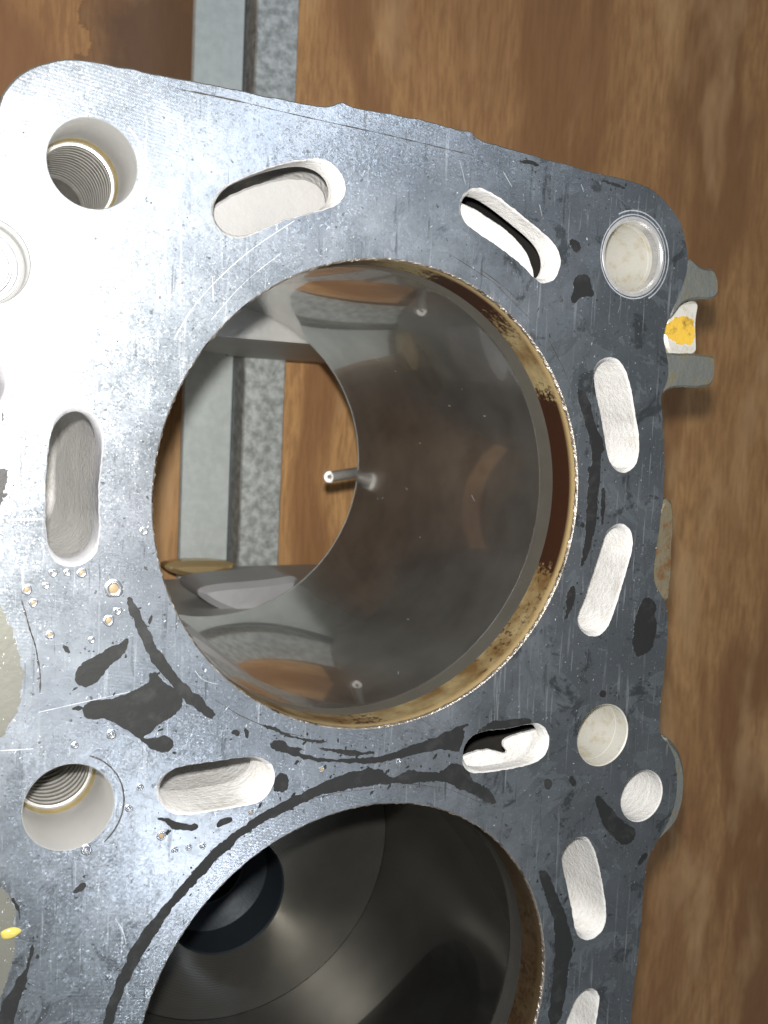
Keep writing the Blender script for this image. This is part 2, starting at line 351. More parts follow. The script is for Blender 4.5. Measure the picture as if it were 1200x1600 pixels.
# bores
def lathe(cx, cy, prof, k=256):
    return strips([[(cx+r*math.cos(2*math.pi*i/k), cy+r*math.sin(2*math.pi*i/k), z) for i in range(k)] for r, z in prof])
for bi, (x, y) in enumerate(BORES):
    k = 512; rims = []
    for r, z, a in ((BR+.0003, HB, 0), (BR+.0001, HB-.00012, .00005), (BR-.00005, HB-.0004, .00009), (BR-.00005, HB-.0008, .00004)):
        rr = r+a*RNG.normal(size=k)
        rims.append([(x+rr[i]*math.cos(2*math.pi*i/k), y+rr[i]*math.sin(2*math.pi*i/k), z+(a*.6*RNG.normal() if a else 0)) for i in range(k)])
    V, F = strips(rims); P_(mesh('bore_rim', V, F, m_rim))
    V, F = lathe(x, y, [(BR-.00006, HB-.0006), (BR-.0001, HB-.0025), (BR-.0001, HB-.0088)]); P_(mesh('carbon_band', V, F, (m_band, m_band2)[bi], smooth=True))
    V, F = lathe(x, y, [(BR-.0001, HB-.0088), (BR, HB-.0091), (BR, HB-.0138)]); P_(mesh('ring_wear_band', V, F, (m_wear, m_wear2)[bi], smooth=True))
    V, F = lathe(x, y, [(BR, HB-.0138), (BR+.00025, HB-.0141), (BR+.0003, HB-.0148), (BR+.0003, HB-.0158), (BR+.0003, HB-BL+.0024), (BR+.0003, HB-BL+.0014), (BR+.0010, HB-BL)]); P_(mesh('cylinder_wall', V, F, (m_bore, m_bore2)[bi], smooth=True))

# coolant slots: deck-thick wall, then the wider jacket behind it
for key, s in slots.items():
    t1, jw, dp = {'a': (.006, .0015, .062), 'b': (.006, .0045, .045), 'c': (.0060, .006, .10), 'f': (.012, .003, .05), 'g': (.0035, .006, .10)}.get(key, (.016, .003, .05))
    n0 = offset(s, CH)
    sa = np.array(s); ks = 9; sm = sum(np.roll(sa, i, 0) for i in range(-ks, ks+1))/(2*ks+1); sm = offset([tuple(p) for p in sm], .0001)
    rings = [z3(n0, HB), z3(s, HB-.00025), z3(sm, HB-.0009), z3(sm, HB-t1)]
    V, F = strips([r[::1] for r in rings]); P_(mesh('coolant_slot_wall', V, F, m_grey if key in 'aj' else m_wall, smooth=True))
    jk = [sm, offset(sm, jw*.7), offset(sm, jw)]
    r2 = [z3(jk[0], HB-t1), z3(jk[1], HB-t1-.0012), z3(jk[2], HB-t1-.004), z3(jk[2], HB-dp+.004), z3(jk[1], HB-dp+.001), z3(offset(sm, -.001), HB-dp)]
    c0 = np.mean(np.array(s), axis=0)
    V, F = strips(r2); k = len(s); b = len(V); V.append((c0[0], c0[1], HB-dp)); F += [(b-k+i, b-k+(i+1) % k, b) for i in range(k)]
    P_(mesh('water_jacket', V, F, m_gapshade if key in 'cg' else m_wall, smooth=True))

for pts, dz in (([(700, 312), (724, 317), (750, 330), (790, 356), (818, 384), (832, 410), (836, 436), (842, 460), (780, 460), (690, 380)], .0058),
                ([(700, 1190), (730, 1181), (762, 1170), (800, 1182), (782, 1160), (815, 1146), (875, 1134), (880, 1220), (700, 1225)], .0050),
                ([(300, 350), (345, 312), (400, 286), (455, 275), (490, 281), (509, 300), (512, 325), (505, 360), (330, 400)], .0105)):
    q = jitter(resample(chaikin(ccw(UL(pts, dz)), 2), .0005), .00005, 3); P_(slab('liner_shoulder', q, HB-dz-(.04 if dz > .01 else .0012), HB-dz, m_grey2 if dz > .01 else m_wall, None, bev=.0004))
V, F = [], []
for i in range(16):
    th = math.radians(RNG.normal()*38+12); z = HB-D*(.12+.45*RNG.random()); h = .0004*math.exp(RNG.normal()*.6); wd = .00012; R0 = BR+.00020; sl = .25*RNG.normal()
    a0 = th-wd/R0; a1 = th+wd/R0; b0 = len(V)
    for a, zz in ((a0, z-h), (a1, z-h), (a1+sl*h/R0*4, z+h), (a0+sl*h/R0*4, z+h)): V.append((BORES[0][0]+R0*math.cos(a), BORES[0][1]+R0*math.sin(a), zz))
    F.append((b0, b0+3, b0+2, b0+1))
o = P_(mesh('wall_glints', V, F, m_nick)); o['kind'] = 'stuff'  # bright slivers paint scratch glints onto the bore wall
# bolt holes with counterbore, oil-stained step and thread
for key in ('bolt_top', 'bolt_low'):
    x, y, r = HC[key]; zs = HB-(.0155 if key == 'bolt_top' else .0175)
    V, F = lathe(x, y, [(r+.0002, HB), (r, HB-.0002), (r, zs+.0006)], 128); P_(mesh('counterbore', V, F, m_cbore, smooth=True))
    V, F = lathe(x, y, [(r, zs+.0006), (r-.00015, zs+.0001), (r*.985, zs-.0002), (r*.968, zs-.0005), (r*.962, zs-.0009)], 128); P_(mesh('stained_step', V, F, m_brass, smooth=True))
    pr = [(r*.962, zs-.0009), (r*.957, zs-.0018)]; z = zs-.0018
    for i in range(14): pr += [(r*.90, z-.0001), (r*.90, z-.0010), (r*.955, z-.0014), (r*.955, z-.0015), (r*.90, z-.0020)]; z -= .0020
    pr += [(r*.85, z-.001), (r*.85, z-.02), (0.00001, z-.026)]
    V, F = lathe(x, y, pr, 128); P_(mesh('thread', V, F, m_thread))
# plugged hole at the left edge
x, y, r = HC['plug']
V, F = lathe(x, y, [(r+.0002, HB), (r, HB-.0003), (r, HB-.0070), (r*.93, HB-.0074)], 128); P_(mesh('counterbore', V, F, m_cbore, smooth=False))
V, F = lathe(x, y, [(r*.93, HB-.0074), (r*.90, HB-.0066), (r*.86, HB-.0066), (r*.83, HB-.0082), (r*.74, HB-.0082), (r*.70, HB-.0074), (r*.66, HB-.0074), (r*.655, HB-.0078), (r*.64, HB-.0074), (.00001, HB-.0070)], 128); P_(mesh('core_plug', V, F, m_plug))
# oil and dowel holes
for key, dp in (('oil_top', .05), ('oil_mid', .06), ('oil_low', .09)):
    x, y, r = HC[key]
    pr = [(r+.0002, HB), (r, HB-.0003), (r-.00005, HB-.004), (r-.0001, HB-.0042), (r-.0001, HB-dp), (.00001, HB-dp-.002)]
    V, F = lathe(x, y, pr, 96); P_(mesh('oil_hole', V, F, m_wall if key == 'oil_low' else m_hole, smooth=False))
x, y, r = HC['oil_top']   # bright proud lip and dowel sleeve
V, F = lathe(x, y, [(r+.0009, HB+.00004), (r+.0008, HB+.0001), (r+.0003, HB+.0001), (r+.0001, HB-.0001), (r-.0002, HB-.0006), (r-.0003, HB-.0025), (r-.0001, HB-.0027)], 96); P_(mesh('dowel_sleeve', V, F, m_steel, smooth=False))

# lugs, notch and side bosses on the right flank
lug1 = [(1062, 440), (1078, 400), (1090, 413), (1100, 420), (1120, 420), (1125, 447), (1123, 463), (1110, 468), (1093, 467), (1080, 468), (1066, 474), (1056, 490), (1045, 500)]
lug2 = [(1036, 560), (1046, 551), (1060, 552), (1083, 552), (1113, 555), (1119, 560), (1118, 593), (1110, 603), (1093, 606), (1047, 605), (1037, 617), (1030, 610)]
for L in (lug1, lug2):
    q = jitter(resample(chaikin(ccw(UL(L, .0006)), 2), .0006), .00004)
    P_(slab('mounting_lug', q, HB-.014, HB-.0006, m_cast, None, bev=.0005))
no = [(1040, 480), (1075, 470), (1090, 472), (1084, 500), (1085, 530), (1086, 556), (1048, 560), (1036, 540), (1034, 515)]
q = resample(chaikin(ccw(UL(no, .006)), 2), .0007); P_(slab('notch_floor', q, HB-.018, HB-.0050, m_hole, None, bev=.0006))
ye = [(1041, 506), (1060, 493), (1083, 497), (1085, 515), (1084, 538), (1062, 538), (1044, 530), (1038, 520)]
q = jitter(resample(chaikin(ccw(UL(ye, .005)), 1), .0005), .0002, 2); P_(slab('yellow_paint_mark', q, HB-.0056, HB-.0048, m_yel, None))
boss = [(1034, 1147), (1050, 1155), (1066, 1176), (1074, 1205), (1073, 1242), (1065, 1276), (1050, 1300), (1026, 1322), (1012, 1336), (1016, 1320), (1038, 1285), (1049, 1250), (1050, 1215), (1044, 1180)]
q = jitter(resample(chaikin(ccw(UL(boss, .0016)), 2), .0007), .00005); P_(slab('side_boss', q, HB-.03, HB-.0016, m_cast, None, bev=.0012))
sb2 = [(1030, 790), (1048, 775), (1056, 795), (1053, 860), (1050, 930), (1042, 945), (1020, 930), (1010, 880)]
q = jitter(resample(chaikin(ccw(UL(sb2, .004)), 2), .0007), .00006)
m_side = mat_cast('oil_stained_casting', (.20, .17, .11), .5, .0006, 500, .2, (.16, .07, .02))
P_(slab('side_boss', q, HB-.03, HB-.004, m_side, None, bev=.0008))

m_case2 = mat_cast('light_casting', (.46, .46, .47), .45, .0006, 200, .4); m_oily = mat_cast('oily_saddle_metal', (.66, .50, .26), .3, .0002, 400, .5)
# crankcase below the bores
x0, x1, y0, y1 = .10*D, 1.12*D, -1.15*D, .215*D
zc = HB-BL; rect = [(x0, y0), (x1, y0), (x1, y1), (x0, y1)]
P_(slab('crankcase_roof', rect, zc-.0002, zc, m_case, None, holes=[circle(x, y, BR+.0015, 256) for x, y in BORES]))
for (a, b) in (((x0, y0), (x0, y1)), ((x1, y1), (x1, y0)), ((x0, y1), (x1, y1)), ((x1, y0), (x0, y0))):
    V = [(*a, zc), (*b, zc), (*b, ZB), (*a, ZB)]; P_(mesh('crankcase_side', V, [(0, 1, 2, 3)], m_case))
for nm, pts, a, b, mt in (('bearing_shell', [(252, 884), (290, 877), (340, 877), (378, 882), (352, 896), (310, 905), (272, 898)], 1.22, 1.17, 1), ('casting_boss', [(305, 925), (330, 914), (420, 908), (470, 898), (466, 925), (440, 948), (400, 966), (370, 962), (330, 946)], .92, .78, 0)):
    q = resample(chaikin(ccw(UL(pts, b*D)), 2), .001); P_(slab(nm, q, HB-a*D, HB-b*D, (m_case2, m_oily)[mt], None, bev=.002))
ox0, ox1, oy0, oy1 = .06*D, 1.155*D, -1.22*D, .245*D
V = [(x, y, z) for z in (HB-.66*D, ZB+.002, ZB) for x, y in ((ox0, oy0), (ox1, oy0), (ox1, oy1), (ox0, oy1))]
F = [(4*j+i, 4*j+(i+1) % 4, 4*j+4+(i+1) % 4, 4*j+4+i) for j in range(2) for i in range(4)]
P_(mesh('crankcase_skirt', V, F, m_cast))
V = [(x, y, HB-.66*D) for x, y in ((ox0, oy0), (ox1, oy0), (ox1, oy1), (ox0, oy1))]+[(x, y, HB-.66*D) for x, y in rect]
P_(mesh('crankcase_shoulder', V, [(i, (i+1) % 4, 4+(i+1) % 4, 4+i) for i in range(4)], m_cast))
V = [(x, y, ZB) for x, y in ((ox0, oy0), (ox1, oy0), (ox1, oy1), (ox0, oy1))]+[(x, y, ZB) for x, y in rect]
P_(mesh('sump_flange', V, [(i, (i+1) % 4, 4+(i+1) % 4, 4+i) for i in range(4)], m_case))
def web(ya, yb):
    k = 48; cx = .56*D; r = .15*D; zb = ZB
    arc = [(cx-r*math.cos(math.pi*i/k), zb+r*math.sin(math.pi*i/k)) for i in range(k+1)]
    poly = [(x0, zc), (x0, zb)]+arc+[(x1, zb), (x1, zc)]
    vv, ff = fill(ccw(poly), [])
    V = [(a, ya, b) for a, b in vv]+[(a, yb, b) for a, b in vv]; k2 = len(vv)
    F = [tuple(q) for q in ff]+[tuple(k2+i for i in q[::-1]) for q in ff]
    pl = ccw(poly); b = len(V); V += [(a, ya, c) for a, c in pl]+[(a, yb, c) for a, c in pl]; m = len(pl)
    F += [(b+i, b+(i+1) % m, b+m+(i+1) % m, b+m+i) for i in range(m)]
    P_(mesh('bearing_web', V, F, m_case))
    # bearing saddle, machined and oil-gold on its edge
    V, F = [], []
    for (yy, rr) in ((ya-.0025, r-.0002), (ya-.0025, r-.003), (yb+.0025, r-.003), (yb+.0025, r-.0002)):
        V += [(cx-rr*math.cos(math.pi*i/k), yy, zb+rr*math.sin(math.pi*i/k)) for i in range(k+1)]
    for j in range(3): F += [(j*(k+1)+i, j*(k+1)+i+1, (j+1)*(k+1)+i+1, (j+1)*(k+1)+i) for i in range(k)]
    P_(mesh('bearing_saddle', V, F, m_saddle, smooth=False))
m_saddle = m_oily #'oily_saddle_metal', (.66, .50, .26), .3, .0002, 400, .5)
web(-.375*D, -.455*D); web(.215*D, .115*D); web(-.95*D, -1.07*D)
# piston part-way down the second bore, with a dished crown
px_, py_ = BORES[1]; zp = HB-.46*D
pis = empty('piston', (px_, py_, zp-.05), 'dull grey piston with a round bowl in its crown, part-way down the lower dark bore', 'piston')
bx_, by_ = U(353, 1398, .46*D); br_ = .098*D
def Pp(o): o.parent = pis; o.matrix_parent_inverse = Matrix.Translation(-Vector(pis.location)); return o
m_pis = mat_cast('brushed_piston_crown', (.13, .125, .11), .40, .0002, 900, .85)
m_bowl = mat_cast('dark_bowl', (.028, .036, .044), .5, .0002, 500, .5)  # bowl coloured near black, slightly blue
nt = m_pis.node_tree; tc = nt.nodes.new('ShaderNodeTexCoord'); mp = nt.nodes.new('ShaderNodeMapping'); mp.inputs['Location'].default_value = (-bx_, -by_, 0); wv_ = nt.nodes.new('ShaderNodeTexWave'); wv_.wave_type = 'RINGS'; wv_.rings_direction = 'Z'
wv_.inputs['Scale'].default_value = 420; wv_.inputs['Distortion'].default_value = .8; bp = nt.nodes.new('ShaderNodeBump'); bp.inputs['Strength'].default_value = .5; bp.inputs['Distance'].default_value = .00004
nt.links.new(tc.outputs['Object'], mp.inputs[0]); nt.links.new(mp.outputs[0], wv_.inputs[0]); nt.links.new(wv_.outputs[1], bp.inputs['Height']); nt.links.new(bp.outputs[0], nt.nodes['Principled BSDF'].inputs['Normal'])
v, f = fill(circle(px_, py_, BR+.0002, 200), [circle(bx_, by_, br_, 96)]); Pp(mesh('crown', z3(v, zp), f, m_pis))
V, F = lathe(px_, py_, [(BR+.0002, zp), (BR+.0002, zp-.0003), (BR+.0002, zp-.045)]); Pp(mesh('skirt', V, F, m_pis, smooth=True))
V, F = lathe(bx_, by_, [(br_, zp), (br_-.0004, zp-.0006), (br_-.001, zp-.012), (br_*.62, zp-.017), (br_*.60, zp-.0172), (br_*.58, zp-.026), (.00001, zp-.027)], 96); Pp(mesh('bowl', V, F, m_bowl, smooth=False))
# oil jet tube standing into the first bore
tip = np.array([*U(515, 745, .668*D), HB-.668*D]); base = np.array([*U(590, 733, .715*D), HB-.715*D])
ax = (base-tip); ln = np.linalg.norm(ax); ax /= ln
s1 = np.cross(ax, [0, 1, 0]); s1 /= np.linalg.norm(s1); s2 = np.cross(ax, s1)
def tube(name, t0, t1, prof, mat, k=32):
    V, F = strips([[tuple(tip+ax*t+r*(s1*math.cos(a)+s2*math.sin(a))) for a in np.linspace(0, 2*math.pi, k, endpoint=False)] for r, t in prof]); return P_(mesh(name, V, F, mat, smooth=False))
tube('oil_jet', 0, ln, [(.0017, 0), (.0017, ln)], m_tube)
ax0 = ax.copy()
ax = np.array([.25, 0, -1.]); ax /= np.linalg.norm(ax); s1 = np.cross(ax, [0, 1, 0]); s1 /= np.linalg.norm(s1); s2 = np.cross(ax, s1)
m_tip = mat_plain('white_nozzle', (.86, .86, .84), .4)
tube('oil_jet_nozzle', 0, 0, [(.0017, .003), (.0019, .0005), (.0018, -.0002), (.0008, -.0002), (.0006, .0002), (.0006, .003)], m_tip)

# ------------------------------------------------------------------ marks on the deck: gasket coating, films, scratches, pits
near = DECK_HOLES
def patch(name, pts, mat, h=.00005, jit=.00010, step=.0003, label=None, sm=1, z=0):
    q = ccw(resample(chaikin(ccw(UL(pts)), sm), step)); q = jitter(jitter(q, jit, 5), jit*.45, 2) if jit else q
    qa = np.array(q); hs = []
    for hl in near:
        ha = np.array(hl)
        if ha[:, 0].min() < qa[:, 0].max() and ha[:, 0].max() > qa[:, 0].min() and ha[:, 1].min() < qa[:, 1].max() and ha[:, 1].max() > qa[:, 1].min(): hs.append(offset(hl, .00004))
    v, f = fill(q, hs)
    if not f: return
    V = z3(v, HB+z+h); F = [tuple(t) for t in f]
    s_, t_ = strips([z3(q, HB-.00001), z3(q, HB+z+h)])
    keep = ~np.any([inside(q, hh) for hh in hs], axis=0) if hs else np.ones(len(q), bool)
    b = len(V); V += s_; F += [tuple(b+i for i in t) for j, t in enumerate(t_) if keep[j] and keep[(j+1) % len(q)]]
    o = P_(mesh(name, V, F, mat)); 
    if label: o['label'] = label
    return o
c9 = lambda p: crop(0, 900, 3, p); c12 = lambda p: crop(0, 1200, 3, p); c7 = lambda p: crop(400, 1100, 3, p)
c8 = lambda p: crop(750, 1000, 2.667, p); c86 = lambda p: crop(800, 600, 3, p); c61 = lambda p: crop(600, 100, 3, p); c13 = lambda p: crop(0, 1350, 6.4, p)
def rib(pts, wd):
    P = np.array(pts, float); T = np.gradient(P, axis=0); T /= np.hypot(T[:, 0], T[:, 1])[:, None]; N_ = np.stack([-T[:, 1], T[:, 0]], 1); h = np.array(wd, float)[:, None]*.55
    return [tuple(p) for p in P+N_*h]+[tuple(p) for p in (P-N_*h)[::-1]]
RES = [
rib(c9([(600, 100), (640, 190), (690, 300), (760, 420), (850, 530), (940, 610), (1000, 660)]), [9, 13, 15, 16, 17, 16, 12]),
 c9([(350, 470), (360, 430), (400, 400), (460, 370), (520, 325), (560, 320), (590, 290), (605, 300), (590, 360), (560, 390), (510, 430), (470, 480), (430, 520), (370, 525)]),
 c9([(380, 635), (400, 600), (440, 580), (530, 575), (600, 545), (680, 510), (705, 485), (695, 455), (735, 450), (750, 480), (810, 520), (850, 550), (863, 600), (830, 640), (760, 690), (690, 740), (665, 760), (720, 765), (780, 745), (810, 765), (820, 800), (780, 828), (730, 820), (690, 800), (650, 765), (600, 720), (540, 695), (480, 668), (410, 675)]),
 c9([(1080, 730), (1100, 712), (1125, 725), (1125, 750), (1095, 748)]),
 c9([(290, 320), (310, 325), (330, 355), (320, 365), (295, 345)]),
 c12([(730, 235), (770, 228), (820, 245), (870, 262), (930, 258), (930, 285), (890, 298), (830, 292), (790, 275), (770, 255)]),
 c12([(1010, 280), (1020, 250), (1070, 228), (1090, 235), (1085, 252), (1040, 272)]),
 c12([(340, 580), (350, 560), (400, 528), (412, 545), (400, 565), (350, 590)]),
 rib(c12([(470, 1320), (505, 1200), (540, 1080), (590, 960), (650, 850), (715, 750), (790, 650), (870, 560), (950, 465), (1030, 385), (1110, 315), (1200, 252)])+c7([(60, 518), (150, 472), (250, 425), (330, 385), (400, 362)]), [13, 13, 14, 15, 18, 17, 11, 13, 14, 14, 11, 10, 13, 14, 14, 14, 12]),
 c7([(290, 392), (340, 355), (450, 318), (520, 300), (590, 305), (610, 340), (660, 345), (690, 310), (800, 320), (870, 320), (900, 280), (950, 275), (1000, 310), (1000, 350), (1060, 385), (1100, 430), (1130, 460), (1110, 470), (1050, 440), (990, 405), (950, 400), (900, 365), (830, 360), (740, 372), (650, 372), (560, 380), (460, 395), (370, 412), (310, 425)]),
 c7([(60, 190), (80, 165), (140, 175), (160, 205), (230, 210), (200, 228), (260, 248), (350, 258), (400, 260), (480, 255), (560, 245), (640, 232), (700, 205), (800, 170), (900, 130), (990, 85), (1000, 100), (960, 120), (985, 130), (960, 200), (950, 230), (890, 210), (800, 220), (700, 250), (600, 270), (520, 283), (420, 275), (300, 270), (200, 255), (130, 225), (80, 215)]),
 c7([(280, 208), (360, 222), (400, 240), (500, 238), (570, 226), (500, 222), (400, 215), (330, 200)]),
 c7([(0, 88), (60, 100), (130, 130), (230, 165), (330, 172), (340, 182), (230, 176), (120, 142), (50, 110)]),
 c7([(80, 410), (90, 340), (120, 320), (150, 340), (155, 390), (130, 415), (90, 415)]),
 c8([(40, 340), (110, 335), (200, 320), (220, 345), (180, 360), (110, 380), (60, 390), (-20, 400), (0, 370)]),
 c8([(475, 650), (500, 650), (560, 720), (600, 760), (650, 790), (640, 835), (600, 858), (550, 820), (510, 770), (490, 710)]),
 c8([(0, 605), (20, 610), (70, 670), (60, 688), (20, 672), (-5, 640)]), c8([(265, 590), (280, 572), (302, 590), (295, 620), (270, 625)]),
 c8([(370, 580), (385, 565), (403, 590), (395, 610), (375, 600)]), c8([(500, 210), (520, 205), (530, 225), (515, 238), (498, 230)]),
 c8([(655, 930), (680, 885), (698, 890), (690, 915), (662, 942)]),
 [(998, 950), (1003, 937), (1017, 933), (1027, 950), (1020, 960), (1027, 977), (1023, 1000), (1018, 1015), (1005, 1023), (994, 1028), (988, 1010), (991, 967)],
 c86([(300, 20), (340, 30), (370, 100), (390, 200), (430, 270), (440, 310), (415, 340), (415, 400), (400, 560), (390, 680), (360, 780), (330, 860), (320, 840), (345, 700), (350, 560), (360, 430), (380, 340), (350, 220), (330, 140), (310, 80)]),
 c86([(420, 480), (438, 490), (430, 640), (415, 680), (415, 560)]),
 c86([(240, 1110), (260, 1060), (250, 1000), (280, 940), (300, 960), (285, 1050), (265, 1090)]),
 c61([(865, 830), (885, 815), (925, 850), (905, 888), (880, 870)]),
 c61([(870, 1100), (890, 1060), (880, 1020), (920, 980), (960, 990), (975, 1040), (985, 1090), (960, 1088), (915, 1095), (885, 1125)]),
 c61([(620, 455), (650, 447), (700, 455), (735, 480), (700, 475), (650, 462)]), c61([(1000, 545), (1060, 548), (1110, 572), (1135, 582), (1090, 578), (1050, 560)]),
 c8([(240, 950), (290, 970), (320, 1060), (360, 1150), (385, 1250), (385, 1290), (365, 1370), (360, 1460), (330, 1600), (280, 1600), (300, 1450), (315, 1300), (310, 1180), (280, 1080), (250, 1000)]),
 c13([(330, 780), (335, 860), (310, 960), (270, 1130), (230, 1280), (180, 1420), (140, 1560), (110, 1700), (-60, 1700), (0, 1480), (40, 1340), (130, 1240), (170, 1130), (240, 1090), (290, 900)]),
 c13([(120, 340), (140, 335), (190, 440), (215, 560), (200, 565), (170, 470), (125, 360)]),
 [(-14, 733), (12, 731), (14, 745), (9, 753), (9, 765), (3, 780), (0, 800), (-14, 815)],
 crop(0, 530, 6.4, [(15, 730), (35, 725), (45, 800), (62, 860), (40, 890), (20, 870)]),
]
for i_, r in enumerate(RES): patch('gasket_residue', r, m_res, .00007+i_*.000002)
V, F = [], []
for r in RES:
    q = UL(r); q = ccw(q); per = resample(q, .0012)
    for a, b in offset(per, .0006):
        if RNG.random() > .42: continue
        a += RNG.normal()*.0006; b += RNG.normal()*.0006; rr = .00012*math.exp(RNG.normal()*.55)
        if any(inside([(a, b)], offset(h, .0006))[0] for h in DECK_HOLES) or not inside([(a, b)], offset(DECK_OUT, -.0008))[0]: continue
        b0 = len(V); k = 9; el = 1+RNG.random()*1.6; t = RNG.random()*3.14
        for i in range(k):
            an = 2*math.pi*i/k; m_ = rr*(.6+.7*RNG.random()); u, v_ = m_*el*math.cos(an), m_*math.sin(an); V.append((a+u*math.cos(t)-v_*math.sin(t), b+u*math.sin(t)+v_*math.cos(t), HB+.00003))
        F.append(tuple(range(b0, b0+k)))
o = P_(mesh('residue_crumbs', V, F, m_res)); o['kind'] = 'stuff'
patch('beige_film_patch', crop(0, 900, 5.333, [(-200, 100), (0, 180), (20, 260), (60, 360), (110, 480), (150, 620), (190, 780), (185, 900), (170, 1040), (130, 1150), (60, 1300), (-200, 1500)]), m_film, .00002, .00015)
patch('beige_film_patch', c13([(-100, 150), (0, 200), (100, 330), (170, 560), (160, 800), (110, 1000), (60, 1200), (-100, 1550)]), m_film, .00002, .00015)
for (s, pts) in ((.0003, [(273, 138), (330, 149), (390, 162)]), (.00022, [(390, 162), (430, 172), (500, 188), (593, 208), (640, 219), (690, 231), (740, 243)]), (.0003, c9([(100, 110), (115, 160), (140, 250), (165, 320), (185, 430), (190, 480), (187, 550)])),
                 (.0002, c9([(135, 235), (160, 310), (172, 350), (178, 430)])), (.0002, [(857, 530), (866, 548), (880, 575), (893, 607)]), (.00018, [(750, 420), (790, 450), (815, 475)]),
                 (.00016, [(330, 1090), (375, 1118), (430, 1142), (480, 1152)]), (.00016, [(700, 395), (770, 440), (830, 500)]), (.0002, [(913, 560), (925, 610), (930, 660), (932, 720)]),
                 (.00025, [(1036, 640), (1034, 700), (1034, 740)]), (.0002, [(970, 1560), (976, 1500), (977, 1450)]),
                 (.00014, [(520, 1225), (620, 1222), (700, 1232), (760, 1258)]), (.00014, [(480, 1250), (530, 1238), (600, 1230)])):
    w_ = [U(*p) for p in pts]; w_ = [(np.array(w_[i])*(1-t)+np.array(w_[i+1])*t) for i in range(len(w_)-1) for t in (0, .2, .4, .6, .8)]+[np.array(w_[-1])]
    L, R_ = [], []
    for i, p in enumerate(w_):
        t = w_[min(i+1, len(w_)-1)]-w_[max(i-1, 0)]; t /= np.linalg.norm(t); nn_ = np.array([-t[1], t[0]])
        a = s*.5*(.25+.9*RNG.random())*min(1, i*.5+.2, (len(w_)-1-i)*.5+.2); L.append((*(p+nn_*a), HB+.00003)); R_.append((*(p-nn_*a), HB+.00003))
    V, F = strips([R_, L], closed=False); P_(mesh('crease_line', V, F, m_dark))
# long pale scratches
for pts, s in (([(60, 1113), (130, 1097), (207, 1080)], .00018), ([(17, 812), (67, 811)], .00035), ([(0, 1173), (52, 1170)], .0003), ([(460, 345), (400, 383), (345, 430), (300, 480), (272, 530)], .00022), ([(440, 395), (380, 440), (330, 500)], .00016),
               ([(305, 1048), (313, 1060), (325, 1066), (341, 1069)], .00016), ([(10, 145), (55, 155)], .0004), ([(5, 165), (45, 172)], .0003), ([(293, 270), (300, 285), (307, 304)], .0003), ([(332, 433), (333, 470)], .0002), ([(262, 445), (264, 480)], .0002),
               ([(718, 250), (728, 290)], .00016), ([(786, 268), (800, 292)], .0003), ([(843, 320), (847, 338)], .00028), ([(908, 288), (912, 300)], .00035), ([(955, 425), (965, 440), (972, 470), (965, 490)], .00014), ([(180, 1435), (193, 1455), (197, 1475)], .0003)):
    w_ = [np.array(U(*p)) for p in pts]; w_ = [w_[i]*(1-t)+w_[i+1]*t for i in range(len(w_)-1) for t in (0, .25, .5, .75)]+[w_[-1]]; wa = np.array(w_)
    for _ in range(4): wa[1:-1] = (wa[:-2]+2*wa[1:-1]+wa[2:])/4
    w_ = list(wa); s *= .6
    L, R_ = [], []
    for i, p in enumerate(w_):
        t = w_[min(i+1, len(w_)-1)]-w_[max(i-1, 0)]; t /= np.linalg.norm(t); nn_ = np.array([-t[1], t[0]])
        a = s*.5*(.3+.8*RNG.random()); L.append((*(p+nn_*a), HB+.00002)); R_.append((*(p-nn_*a), HB+.00002))
    V, F = strips([R_, L], closed=False); P_(mesh('scratch', V, F, m_nick))
# arcs scribed round the bolt holes
for key, q, a0, a1 in (('bolt_top', 1.22, -70, 50), ('bolt_low', 1.24, -50, 70), ('plug', 1.30, -40, 60), ('oil_top', 1.17, 0, 360), ('oil_top', 1.28, -60, 120)):
    x, y, r = HC[key]; A = np.radians(np.linspace(a0, a1, 90)); wv = .00011*(1+.5*RNG.random(90))
    V, F = strips([[(x+(r*q-wv[i])*math.cos(t), y+(r*q-wv[i])*math.sin(t), HB+.00002) for i, t in enumerate(A)], [(x+(r*q+wv[i])*math.cos(t), y+(r*q+wv[i])*math.sin(t), HB+.00002) for i, t in enumerate(A)]], closed=False)
    P_(mesh('scribed_arc', V, [tuple(q_[::-1]) for q_ in F], m_nick if key != 'bolt_low' else m_dark))
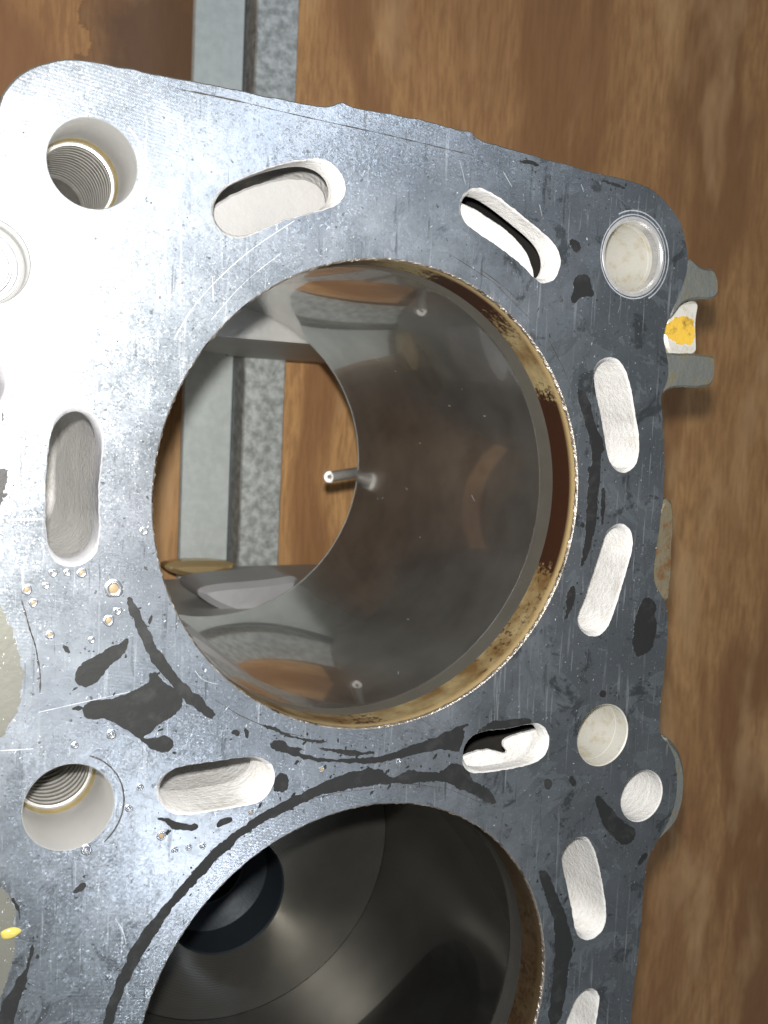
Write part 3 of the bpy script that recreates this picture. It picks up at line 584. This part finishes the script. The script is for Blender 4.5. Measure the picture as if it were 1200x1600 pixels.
# pits with raised rims, some with an amber drop
def pit_mesh(name, prof, mat, k=24):
    V, F = strips([[(r*(1+.10*math.sin(3*a+1))*math.cos(a), r*(1+.08*math.sin(2*a))*math.sin(a), z) for a in np.linspace(0, 2*math.pi, k, endpoint=False)] for r, z in prof])
    me = bpy.data.meshes.new(name); me.from_pydata(V, [], F); me.materials.append(mat); me.update()
    for p in me.polygons: p.use_smooth = True
    return me
m_pitr = mat_plain('pit_lip_metal', (.80, .82, .85), .25, .9)
pm = pit_mesh('pit', [(1.1, .00), (.90, .09), (.74, .11), (.58, .05), (.42, .01), (.01, .01)], m_pitr); dm = pit_mesh('amber_drop', [(.56, .04), (.42, .08), (.25, .11), (.01, .12)], m_rust)
for px, py, r, dr in ((178, 920, 13, 1), (170, 970, 8, 1), (184, 955, 6, 0), (42, 922, 7, 1), (52, 942, 6, 1), (72, 915, 5, 0), (78, 992, 6, 1), (143, 1000, 5, 0), (83, 895, 6, 0), (105, 895, 5, 0), (128, 895, 7, 1), (225, 830, 6, 0), (135, 1328, 8, 0), (252, 1306, 7, 1), (295, 1324, 5, 0), (273, 1328, 5, 0), (317, 1322, 5, 0), (503, 1202, 5, 1), (623, 1190, 5, 0), (174, 1148, 7, 0), (201, 1263, 5, 0), (219, 1230, 5, 0), (392, 1269, 4, 1), (117, 1165, 5, 0)):
    x, y = U(px, py); rr = r*D/1579*1.05
    o = bpy.data.objects.new('pit', pm); SC.collection.objects.link(o); o.location = (x, y, HB); o.scale = (rr, rr, rr); o.rotation_euler[2] = random.random()*6; P_(o)
    if dr:
        o2 = bpy.data.objects.new('amber_drop', dm); SC.collection.objects.link(o2); o2.parent = o
# yellow drop at the lower left
V, F = pit_mesh('q', [(1, 0), (.9, .3), (.6, .5), (.01, .56)], m_yel).vertices, None
ym = pit_mesh('yellow_drop', [(1, 0), (.9, .3), (.6, .5), (.01, .56)], mat_plain('yellow_varnish_drop', (.55, .47, .12), .15))
o = bpy.data.objects.new('yellow_drop', ym); SC.collection.objects.link(o); x, y = U(16, 1458); o.location = (x, y, HB); o.scale = (.0017, .0010, .0008); P_(o)
# countless nicks and specks
def scatter(name, N, size, asp, mat, wfun, z):
    bx = np.array([U(0, 90), U(0, 1600), U(1080, 300), U(1000, 1600)]); lo, hi = bx.min(0), bx.max(0)
    p = lo+(hi-lo)*RNG.random((N*3, 2)); ok = inside(p, DECK_OUT)
    for h in DECK_HOLES: ok &= ~inside(p, offset(h, .0003))
    p = p[ok]; p = p[RNG.random(len(p)) < np.array([wfun(a, b) for a, b in p])][:N]
    V, F = [], []
    for a, b in p:
        k = 5; s = size*math.exp(RNG.normal()*.5); t = RNG.random()*math.pi if RNG.random() < .6 else 1.2+RNG.normal()*.25; q = asp*(.4+RNG.random()); c_, s_ = math.cos(t), math.sin(t); b0 = len(V)
        tz = s*q*.10*RNG.normal(); tz2 = s*.3*RNG.normal()
        for i in range(k):
            an = 2*math.pi*i/k; u, v_ = s*q*math.cos(an)*(.7+.6*RNG.random()), s*math.sin(an)*(.7+.6*RNG.random())
            V.append((a+u*c_-v_*s_, b+u*s_+v_*c_, HB+z+abs(tz)*.3+abs(tz2)*.3+(tz*math.cos(an)+tz2*math.sin(an))*.3))
        F.append(tuple(range(b0, b0+k)))
    o = P_(mesh(name, V, F, mat)); o['kind'] = 'stuff'
scatter('surface_nicks', 4600, .000030, 2.8, m_nick, lambda a, b: .9 if a < .45*D else .35, .00003)
scatter('dirt_specks', 700, .00006, 1.2, m_dark, lambda a, b: .25 if a < .4*D else .9, .00003)

# ------------------------------------------------------------------ rail and wooden top
rl = empty('steel_rail', (.755*D, -.3*D, 0), 'galvanised steel channel rail lying on the wood under the engine block', 'steel rail')
def Rp(o): o.parent = rl; o.matrix_parent_inverse = Matrix.Translation(-Vector(rl.location)); return o
zt = HB-1.285*D; YA, YB = -2.2*D, 2.2*D
def bar(name, prof, mat, ny=60, rough=0):
    R = []
    for j in range(ny+1):
        yy = YA+(YB-YA)*j/ny; R.append([(a*2.285/2.3*D+rough*RNG.normal()*.3, yy, zt+c+rough*RNG.normal()) for a, c in prof])
    V, F = strips(R); k = len(prof); F += [tuple(range(k)), tuple(range(len(V)-k, len(V)))[::-1]]
    return Rp(mesh(name, V, F, mat))
zf = -zt+.0004
bar('flat_flange', [(.622, -.0025), (.740, -.0025), (.740, -.0014), (.737, 0), (.625, 0), (.622, -.0012)], m_gl)
bar('channel_groove', [(.738, zf), (.772, zf), (.772, -.015), (.738, -.015)], m_groove)
bar('mottled_flange', [(.770, zf), (.873, zf), (.873, -.0025), (.870, -.0015), (.773, -.0015), (.770, -.0025)], m_gr, 160, .00006)
V = [(-3, -3, 0), (3, -3, 0), (3, 3, 0), (-3, 3, 0)]
o = mesh('wooden_tabletop', V, [(0, 1, 2, 3)], m_wood); o['kind'] = 'structure'
